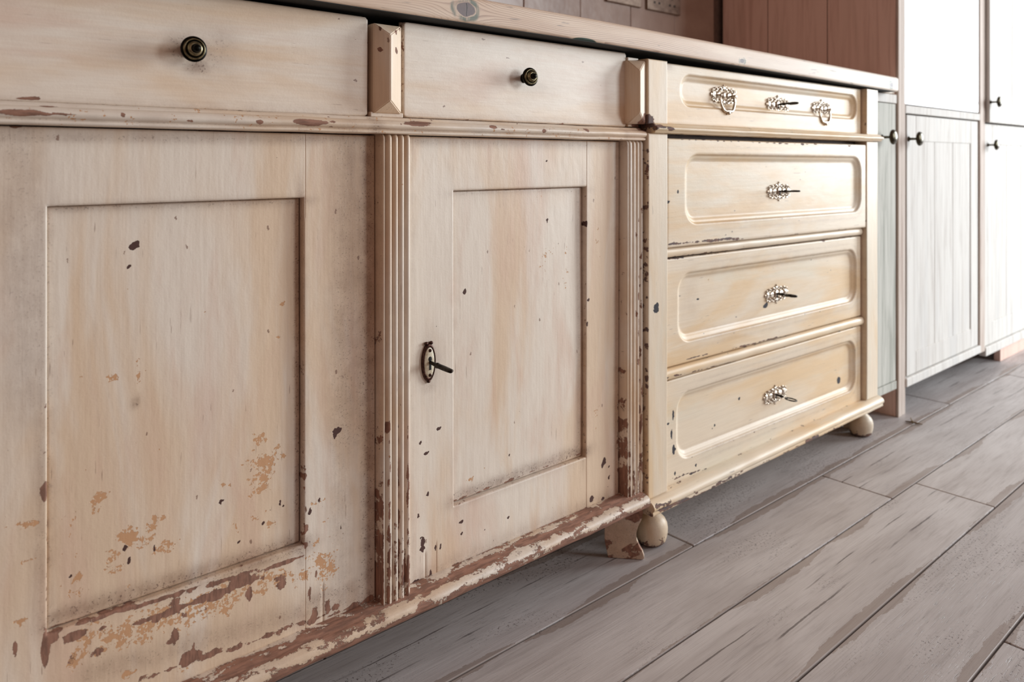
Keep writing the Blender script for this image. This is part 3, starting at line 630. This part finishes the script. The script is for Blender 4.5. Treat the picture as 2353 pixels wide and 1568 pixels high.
es = link('escutcheon', bmmesh(bm), 'bronze', DR, (ex_, 0, ez_)); es['label'] = 'brown oval rim of the keyhole plate'
bm = bmesh.new(); bm.from_mesh(oval(.0082, .0212, .0034, .0040))
ip = link('inner_plate', bmmesh(bm), 'ivory', DR, (ex_, -.0006, ez_)); ip['label'] = 'ivory oval inner plate with two screws'
bm = bmesh.new(); ball(bm, (0, 0, .006), (.0030, .0012, .0036)); 
r = bmesh.ops.create_cube(bm, size=1)
for v in r['verts']: v.co = Vector((v.co.x*.0030, v.co.y*.0016, -.0015+v.co.z*.0145))
link('keyhole', bmmesh(bm, smooth=False), 'black', DR, (ex_+.0003, -.0052, ez_-.001))
for dz in (.0168, -.0172):
    bm = bmesh.new(); ball(bm, (0, 0, 0), (.0024, .0013, .0024)); link('screw', bmmesh(bm), 'bronze', DR, (ex_+.0005, -.0052, ez_+dz))

# ================================================================== CHEST OF DRAWERS
CH = thing('chest_of_drawers', 'yellowed cream chest with four moulded drawers on bun feet right of the sideboard', 'chest', (1.5, .02, 0))
def sag(V):
    V = V.copy(); k = np.clip((.74-V[:, 2])/.1, 0, 1)*np.clip((V[:, 2]-.07)/.05, 0, 1); V[:, 2] -= .008*k*(V[:, 0]-1.1)/.8; return V
CL, CR_ = 1.0480, 1.9530; SL, SR = 1.1030, 1.8920; FY = -.0245
link('carcass', box(CL+.001, CR_, .012, .53, .075, .866, .002), 'chest_v', CH)
link('carcass_front', box(SL-.002, SR+.002, .004, .014, .09, .866, .001), 'backing', CH)
for (a, b) in ((CL, SL), (SR, CR_)):
    for (z0, z1) in ((.1000, .7385), (.7545, .8680)):
        me = front(a, b, z0, z1, lambda X, Z: FY+.0004*np.sin(X*11+Z*9), .0125, .005, extra=edge_extra(.05, .25, .2, .1, .003))
        link('stile', me, 'chest_v', CH)
def moulded_drawer(z0, z1, y0, zr0, zr1, xr0, xr1, rad, x0=SL+.0008, x1=SR-.0008, name='drawer'):
    cx, cz = (xr0+xr1)/2, (zr0+zr1)/2; hx, hz = (xr1-xr0)/2, (zr1-zr0)/2
    def sd(X, Z):
        qx = np.abs(X-cx)-hx+rad; qz = np.abs(Z-cz)-hz+rad
        return np.hypot(np.maximum(qx, 0), np.maximum(qz, 0))+np.minimum(np.maximum(qx, qz), 0)-rad
    def yf(X, Z):
        d = -sd(X, Z)
        pr = np.interp(d, [-.004, -.0012, 0, .0012, .0024, .0034, .0044, .0075, .0105, .0125, .0140, .016], [0, 0, .0004, .0014, .0040, .0050, .0050, .0062, .0085, .0095, .0097, .0097])
        return y0+pr
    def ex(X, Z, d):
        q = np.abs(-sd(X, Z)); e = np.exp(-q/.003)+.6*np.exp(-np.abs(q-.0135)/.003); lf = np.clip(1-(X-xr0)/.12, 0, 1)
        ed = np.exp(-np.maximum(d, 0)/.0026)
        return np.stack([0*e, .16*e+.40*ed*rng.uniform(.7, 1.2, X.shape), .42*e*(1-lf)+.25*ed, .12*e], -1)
    return front(x0, x1, z0, z1, yf, y0+.016, .0032, fx=[], fz=list(np.concatenate([np.arange(zr0-.002, zr0+.018, .0012), np.arange(zr1-.018, zr1+.002, .0012)])), extra=ex, warp=sag, r=.0030)
DY = -.0110
zl = lambda u, v, y=DY: P(u, v, y)[1]
xl_ = lambda u, y=DY: P(u, 0, y)[0]
cd = []
specs = [(.7560, .8675, DY, .7905, .8515, 1.1600, 1.8660, .0285, 'top'),
         (.5340, .7305, -.0225, .5730, .7030, 1.1590, 1.8650, .036, '2'),
         (.3150, .5120, DY, .3530, .4830, 1.1520, 1.8650, .036, '3'),
         (.0985, .2910, DY, .1370, .2620, 1.1480, 1.8600, .036, '4')]
for (z0, z1, y0, a, b, xa, xb, rad, _) in specs: cd.append(link('drawer', moulded_drawer(z0, z1, y0, a, b, xa, xb, rad), 'chest_h', CH))
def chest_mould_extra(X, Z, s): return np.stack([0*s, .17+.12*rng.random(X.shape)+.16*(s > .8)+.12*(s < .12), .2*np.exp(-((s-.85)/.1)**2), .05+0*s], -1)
cw = [(.0, .7560), (-.026, .7560), (-.0290, .7552), (-.0305, .7536), (-.0312, .7515), (-.0345, .7508), (-.0372, .7490), (-.0378, .7465), (-.0365, .7442), (-.0335, .7428), (-.0325, .7418), (-.0322, .7400), (-.0300, .7388), (-.026, .7384), (.0, .7384)]
link('waist_moulding', sweepx(cw, 1.058, 1.9580, .005, chest_mould_extra, warp=sag, wob=.0003), 'chest_h', CH)
def torus_rail(z0, z1, y0):
    n = 14; zc = (z0+z1)/2; h = (z1-z0)/2
    pr = [(y0+.016, z1)]+[(y0-(h*.95)*math.sin(math.pi*i/n)**.8, zc+h*math.cos(math.pi*i/n)) for i in range(n+1)]+[(y0+.016, z0)]
    return sweepx(pr, SL+.0008, SR-.0008, .006, chest_mould_extra, warp=sag, wob=.0002)
link('drawer_rail', torus_rail(.5145, .5330, -.0065), 'chest_h', CH); link('drawer_rail', torus_rail(.2930, .3135, -.0085), 'chest_h', CH)
bp = [(.01, .1000), (-.012, .1000), (-.0225, .0995), (-.0270, .0985), (-.0305, .0972), (-.0345, .0945), (-.0372, .0910), (-.0380, .0875), (-.0372, .0845), (-.0350, .0825), (-.0342, .0818), (-.0345, .0800), (-.0350, .0775), (-.0345, .0750), (-.0325, .0735), (.01, .0735)]
link('base_moulding', sweepx(bp, 1.0490, 1.9590, .005, chest_mould_extra, wob=.0003, mitre=.0), 'chest_h', CH)
def bun(x, y):
    pr = [(.0170, 0), (.0230, .001), (.0290, .006), (.0315, .014), (.0332, .022), (.0335, .030), (.0320, .038), (.0282, .0448), (.0225, .0502), (.0165, .0543), (.0138, .0575), (.0142, .061), (.0190, .0645), (.0250, .0675), (.0265, .071), (.0260, .0740)]
    pr = [(r*.88, h) for r, h in pr]
    me = fixn(lathe(pr, 32, 'z', (x, y, 0)))
    return addwear(me, lambda co: np.stack([0*co[:, 2], .85*np.exp(-co[:, 2]/.014)+.05, .25+0*co[:, 2], .3*np.exp(-co[:, 2]/.006)], -1))
link('bun_foot', bun(1.0960, .0070), 'chest_v', CH); link('bun_foot', bun(1.9250, .0060), 'chest_v', CH)
link('foot_block', box(1.9440, 1.9540, .030, .060, .0, .074, .001), 'chest_v', CH)
# ornate fittings
def scroll(bm, cx, cz, r, sx, sz, turns=.9, rr=.0016, y=-.0015):
    pts = []; 
    for i in range(14):
        a = i/13*turns*2*math.pi; q = r*(1-.6*i/13); pts.append((cx+sx*q*math.cos(a), y-.0008*math.sin(i/13*3.1), cz+sz*q*math.sin(a)))
    tube(bm, pts, [rr*(1-.35*i/13) for i in range(14)], 6)
def ornate(w_=.046, h_=.018, boss=.008):
    """pierced rococo plate: centre boss, two leafy wings, crest above and pendant below"""
    bm = bmesh.new(); ball(bm, (0, -.0012, 0), (boss, .0028, boss*1.15), 16)
    for s in (-1, 1):
        ball(bm, (s*w_*.42, -.001, 0), (w_*.20, .0022, h_*.34), 12); ball(bm, (s*w_*.78, -.001, 0), (w_*.17, .0024, h_*.42), 12); ball(bm, (s*w_*.97, -.0008, 0), (w_*.08, .0018, h_*.22), 10)
        for t_ in (-1, 1):
            scroll(bm, s*w_*.30, t_*h_*.55, h_*.30, s, t_, .95); scroll(bm, s*w_*.62, t_*h_*.52, h_*.26, s, t_, .95); scroll(bm, s*w_*.86, t_*h_*.42, h_*.20, -s, t_, .9, .0013)
            ball(bm, (s*w_*.48, -.001, t_*h_*.62), (.0022, .0018, .0022), 8)
    for t_ in (-1, 1):
        ball(bm, (0, -.001, t_*h_*.72), (.0042, .0022, h_*.26), 10); ball(bm, (0, -.001, t_*h_*1.04), (.0022, .0016, h_*.14), 8)
        for s in (-1, 1): scroll(bm, s*.0062, t_*h_*.80, h_*.22, s, -t_, .9, .0013)
    return bmmesh(bm)
om = ornate(); om2 = ornate(.044, .019, .006)
def keyhole_me():
    bm = bmesh.new(); ball(bm, (0, 0, .003), (.0022, .001, .0024), 10); r = bmesh.ops.create_cube(bm, size=1)
    for v in r['verts']: v.co = Vector((v.co.x*.0022, v.co.y*.0012, -.002+v.co.z*.009))
    return bmmesh(bm, smooth=False)
khm = keyhole_me()
YP = DY+.0097
keys = []
for i, (u, v, y0) in enumerate([(1790, 241, YP), (1793, 440, -.0225+.0097), (1787, 676, YP), (1784, 908, YP)]):
    x, z = P(u, v, y0-.004); e = link('escutcheon', om, 'nickel', cd[i], (x, y0, z)); e['label'] = 'pierced silvery keyhole plate'
    link('keyhole', khm, 'black', cd[i], (x, y0-.0040, z-.002)); keys.append((x, y0, z))
def bail():
    bm = bmesh.new(); pts = []
    for i in range(21):
        a = math.pi*i/20; k = 1+.12*math.sin(a*3); pts.append((-.0235*math.cos(a)*k, -.009-.003*math.sin(a), -.002-.033*math.sin(a)*(1-.10*math.cos(4*a))))
    tube(bm, pts, [.0017+.0016*math.sin(math.pi*i/20) for i in range(21)], 8)
    ball(bm, (0, -.012, -.0355), (.0048, .0042, .0042), 10)
    for s in (-1, 1): ball(bm, (s*.0085, -.012, -.033), (.0030, .0030, .0030), 8); tube(bm, [(s*.0235, 0, -.001), (s*.0235, -.010, -.001)], .0022, 8); ball(bm, (s*.0235, -.010, -.001), (.0033, .0033, .0033), 8)
    return bmmesh(bm)
bme = bail()
for (u, v) in ((1666, 219), (1890, 250)):
    x, z = P(u, v, YP-.004); e = link('handle_plate', om2, 'nickel', cd[0], (x, YP, z)); e['label'] = 'pierced silvery backplate'
    b = link('drop_handle', bme, 'nickel', cd[0], (x, YP, z)); b['label'] = 'silvery swinging bail pull'

# ================================================================== WORKTOP
def sagw(V):
    V = V.copy(); V[:, 2] -= .0115*np.clip((V[:, 0]-.9)/1.15, 0, 1.1); return V
WT = thing('worktop', 'long stripped pine worktop with grey knots over the sideboard and chest', 'worktop', (.8, .2, .90))
zt0, zt1 = .8815, .9195
wprof = [(WALLY+.008, zt1)]+[(.45-.02*i, zt1) for i in range(0, 24)]+[(-.020, zt1), (-.0265, zt1-.001), (-.0298, zt1-.0035), (-.0305, zt1-.007), (-.0305, zt0+.018), (-.0305, zt0+.006), (-.0300, zt0+.0025), (-.0280, zt0+.0004), (-.024, zt0), (.0, zt0), (WALLY+.008, zt0)]
me = sweepx(wprof, -.5, 2.0600, .03, None, warp=sagw)
bm = bmesh.new(); bm.from_mesh(me); bm.to_mesh(me); bm.free()
link('board', me, 'worktop', WT)
# rear stretch of the top reaching the tall unit behind the front corner
me = box(2.055, 2.128, .006, WALLY+.008, .870, .908, .002, attr=False); link('end_board', me, 'worktop', WT)
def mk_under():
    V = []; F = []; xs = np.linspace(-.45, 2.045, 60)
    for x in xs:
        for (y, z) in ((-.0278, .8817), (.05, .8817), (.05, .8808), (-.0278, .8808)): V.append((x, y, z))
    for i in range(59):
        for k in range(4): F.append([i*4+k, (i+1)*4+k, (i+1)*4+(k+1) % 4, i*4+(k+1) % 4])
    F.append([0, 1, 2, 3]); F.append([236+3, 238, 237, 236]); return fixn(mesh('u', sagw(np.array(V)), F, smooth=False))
link('underside_strip', mk_under(), 'black', WT)['label'] = 'near-black strip under the overhang'  # thin near-black sheet along the front of the worktop's underside

# ================================================================== SOCKETS
def socket(x0, x1, label):
    xc = (x0+x1)/2; t_ = thing('wall_socket', label, 'socket', (xc, WALLY, 1.173), 'double sockets on the tiled wall')
    z0, z1 = 1.130, 1.216
    link('plate', box(x0, x1, WALLY-.0085, WALLY+.002, z0, z1, .0028, 3, False), 'socket', t_)
    for s in (-1, 1):
        cx = xc+s*.036
        for (dx, dz, ww, hh) in ((0, .022, .0045, .009), (-.011, .0, .0075, .0065), (.011, .0, .0075, .0065)):
            link('pin_hole', box(cx+dx-ww/2, cx+dx+ww/2, WALLY-.0092, WALLY-.006, z0+.024+dz-hh/2, z0+.024+dz+hh/2, 0, attr=False), 'socket_in', t_)
        link('rocker_switch', box(cx-.006+s*.006, cx+.006+s*.006, WALLY-.0115, WALLY-.006, z1-.022, z1-.008, .001, 1, False), 'socket', t_)
    return t_
socket(1.574, 1.721, 'steel double socket left of the other, plate bottom just showing above worktop')
socket(1.748, 1.905, 'steel double socket nearer the pink boards with dark pin holes showing')

# ================================================================== NARROW CUPBOARD
def far_knob(parent, x, z, y0=0.0, k=1.0):
    pr = [(.0001, -.001), (.0070, -.001), (.0072, .0015), (.0036, .004), (.0032, .018), (.0050, .0225), (.0140, .0245), (.0192, .0270), (.0200, .0295), (.0180, .0330), (.0120, .0360), (.0060, .0374), (.0001, .0378)]
    o = link('knob', fixn(lathe([(r*k, h*k) for r, h in pr], 32, '-y')), 'brass_far', parent, (x, y0, z)); o['label'] = 'round tarnished brass knob'; return o
NC = thing('narrow_cupboard', 'slim grey green limed cupboard between the yellowed chest and the tall unit', 'cupboard', (2.04, .02, 0))
link('carcass', box(1.9605, 2.1200, .012, .53, .080, .866, .001), 'limed_trim', NC)
link('top_rail', box(1.9605, 2.1210, -.0020, .0125, .8440, .8670, .0012), 'limed', NC)
nd = link('door', box(1.9605, 2.1200, .0005, .0125, .1020, .8425, .0015), 'limed_green', NC)
link('bottom_rail', box(1.9605, 2.1210, -.0015, .0125, .0790, .1005, .0012), 'limed_green', NC)
kx, kz = P(2052, 315, -.028); far_knob(nd, kx, kz, 0.0, .98)

# ================================================================== TALL UNITS
TU = thing('tall_unit', 'tall limed unit with blank bright white upper front over a boarded door', 'cabinet', (2.46, .02, 0))
XP0, XP1 = 2.1300, 2.1760; ZT = 1.75
ys = [0.0035, .1960, .3850, .5450]
for a, b in zip(ys[:-1], ys[1:]):
    o = link('side_board', box(XP0, XP0+.016, a+.0012, b-.0012, 0, ZT, .0018, 2, False), 'pinkwood', TU); o['label'] = 'dusky pink brown upright side board'
link('side_core', box(XP0+.003, XP0+.020, .002, .545, 0, ZT, 0, attr=False), 'backing', TU)
link('front_post', box(XP0-.0006, XP0+.0215, -.0030, .0035, 0, ZT, .0014), 'limed_trim', TU); link('front_post', box(XP0+.0235, XP1, -.0020, .0035, 0, ZT, .0014), 'limed_trim', TU)
link('carcass', box(XP0+.0205, 2.7960, .0150, .53, .075, ZT, .001), 'backing', TU)
link('top_rail', box(XP1+.0008, 2.7500, -.0030, .0160, .8205, .8420, .0014), 'limed', TU)
DX0, DX1, DZ0, DZ1 = 2.1920, 2.7400, .0985, .8165
TD = link('door', box(XP1+.008, DX1-.002, .0105, .0150, DZ0+.002, DZ1-.002, 0, attr=False), 'limed', TU)
link('stile', box(DX0, 2.2540, .0005, .0110, DZ0, DZ1, .0014), 'limed', TD); link('stile', box(2.6790, DX1, .0005, .0110, DZ0, DZ1, .0014), 'limed', TD)
link('rail', box(2.2545, 2.6785, .0005, .0110, .7450, DZ1, .0014), 'limed', TD); link('rail', box(2.2545, 2.6785, .0005, .0110, DZ0, .1580, .0014), 'limed', TD)
for a, b in ((2.2545, 2.3930), (2.3930, 2.5350), (2.5350, 2.6785)): link('board', box(a+.0007, b-.0007, .0030, .0112, .1565, .7465, .0016), 'limed', TD)
kx, kz = P(2113, 319, -.028); far_knob(TD, kx, kz, .0005, .98)
link('bottom_rail', box(XP1+.0008, 2.7500, -.0060, .0160, .0720, .0960, .003, 3), 'limed', TU)
link('right_post', box(2.7505, 2.7960, -.0030, .0160, .0700, ZT, .0016), 'limed_trim', TU)
wpn = link('upper_front', box(XP1+.0015, 2.7490, .0005, .0160, .8450, ZT, .002), 'white_gloss', TU); wpn['label'] = 'blank white glossy upper front'
# far unit
FU = thing('tall_unit', 'rightmost tall limed unit with proud upper door and boarded lower door', 'cabinet', (3.1, .02, 0))
link('carcass', box(2.7980, 3.4600, .0160, .53, .075, ZT, .001), 'backing', FU)
def boarded(x0, x1, z0, z1, yf, rails, boards, par):
    d = link('door', box(x0+.002, x1-.002, yf+.010, .0175, z0+.002, z1-.002, 0, attr=False), 'limed', par)
    link('stile', box(x0, x0+.078, yf, yf+.0105, z0, z1, .0014), 'limed', d); link('stile', box(x1-.078, x1, yf, yf+.0105, z0, z1, .0014), 'limed', d)
    link('rail', box(x0+.0785, x1-.0785, yf, yf+.0105, rails[1], z1, .0014), 'limed', d); link('rail', box(x0+.0785, x1-.0785, yf, yf+.0105, z0, rails[0], .0014), 'limed', d)
    for a, b in boards: link('board', box(a+.0007, b-.0007, yf+.0028, yf+.0107, rails[0]-.001, rails[1]+.001, .0016), 'limed', d)
    return d
bds = [(2.8790, 3.0330), (3.0330, 3.1860), (3.1860, 3.3720)]
lo = boarded(2.8030, 3.4500, .0830, .8120, .0010, (.155, .745), bds, FU); up = boarded(2.8030, 3.4500, .8160, ZT, -.0150, (.875, 1.66), bds, FU)
link('bottom_rail', box(2.7975, 3.4600, -.0060, .0160, .0520, .0810, .003, 3), 'limed', FU)
link('side_plinth', box(2.9900, 3.4600, .0100, .0300, 0, .0530, .001), 'pinkwood', FU)
kx, kz = P(2296, 234, -.040); far_knob(up, kx, kz, -.0150, .86); kx, kz = P(2292, 333, -.027); far_knob(lo, kx, kz, .0010, .86)

# ================================================================== KEYS
def key_mesh(L=.040, bow='flat', k=1.0):
    bm = bmesh.new()
    tube(bm, [(0, .012, 0), (0, -.010*k, 0)], .0021*k, 10); tube(bm, [(0, -.0095*k, 0), (0, -.0120*k, 0)], .0034*k, 12); tube(bm, [(0, -.0118*k, 0), (0, -.0165*k, 0)], [.0028*k, .0020*k], 10)
    c = -(L-.010); R = .0115*k
    if bow == 'flat':   # closed flattened bow lying level, seen edge on
        pts = [(R*.62*math.sin(a), c-R*math.cos(a)*1.15, -.0002) for a in [2*math.pi*i/28 for i in range(28)]]
        tube(bm, pts, .0019*k, 8, True); pts = [(R*.30*math.sin(a), c-R*.62*math.cos(a), 0) for a in [2*math.pi*i/20 for i in range(20)]]; tube(bm, pts, .0017*k, 6, True)
    else:
        pts = [(R*1.05*math.sin(a), c-R*math.cos(a), 0) for a in [2*math.pi*i/36 for i in range(36)]]; tube(bm, pts, .0014*k, 8, True)
        for s in (-1, 1): ball(bm, (s*.0035, c+R*.95, 0), (.0022, .0020, .0020), 8)
    return bmmesh(bm)
def solid_key():
    bm = bmesh.new(); pts = [(0, .010, 0), (0, -.004, 0), (0, -.012, 0), (0, -.016, -.0002), (0, -.019, 0), (0, -.024, 0), (0, -.034, 0), (0, -.044, 0), (0, -.050, 0), (0, -.0515, 0)]
    tube(bm, pts, [.0022, .0024, .0027, .0033, .0035, .0032, .0032, .0030, .0026, .0014], 12)
    for v in bm.verts:
        t_ = max(0, min(1, (-v.co.y-.016)/.01)); v.co.x *= 1+.35*t_; v.co.z *= 1-.12*t_
    ball(bm, (0, -.0185, -.0002), (.0042, .0030, .0040), 10); return bmmesh(bm)
o = link('key', solid_key(), 'iron', None, (ex_+.0002, -.0035, ez_+.0005)); tag(o, 'dark iron key in the ivory oval keyhole of the sideboard door', 'key'); o.rotation_euler = (math.radians(3), math.radians(-14), 0)
kf = key_mesh(.040, 'flat'); kr = key_mesh(.044, 'ring')
for i, (rx, ry, lab) in enumerate([(-2, 6, 'dark key edge-on in the shallow top drawer of the chest'), (-2, 4, 'dark key edge-on in the slightly open second drawer of the chest'), (0, -3, 'dark key with a bright tip in the third drawer of the chest'), (4, 8, 'dark key with an open ring bow in the bottom drawer of the chest')]):
    x, y, z = keys[i]; o = link('key', kr if i == 3 else kf, 'iron', None, (x, y-.004, z+.0005)); tag(o, lab, 'key', 'keys in the chest drawers'); o.rotation_euler = (math.radians(rx), math.radians(ry), 0)

# ================================================================== TWIG ON THE FLOOR
def floorpt(u, v):
    a = (u-1176.5)/1755; b = (v-370)/1755; t = CAMH/b; return ((_s+_c*a)*t, (_c-_s*a)*t+CAMY)
a = floorpt(2080, 971); b = floorpt(2097, 974); c = floorpt(2120, 978); d = floorpt(2092, 967)
bm = bmesh.new(); tube(bm, [(a[0], a[1], .003), (b[0], b[1], .004), ((b[0]+c[0])/2, (b[1]+c[1])/2, .003), (c[0], c[1], .003)], [.0012, .0026, .0022, .0010], 6)
tube(bm, [(b[0], b[1], .004), (d[0], d[1], .008)], [.0020, .0008], 6); ball(bm, (b[0], b[1], .004), (.0042, .0042, .003), 8)
o = link('dry_stem', bmmesh(bm), 'twig', None); tag(o, 'small dry brown stem lying on the floor planks right of the chest', 'stem')
print('tris', sum(len(m.polygons)*2 for m in bpy.data.meshes))
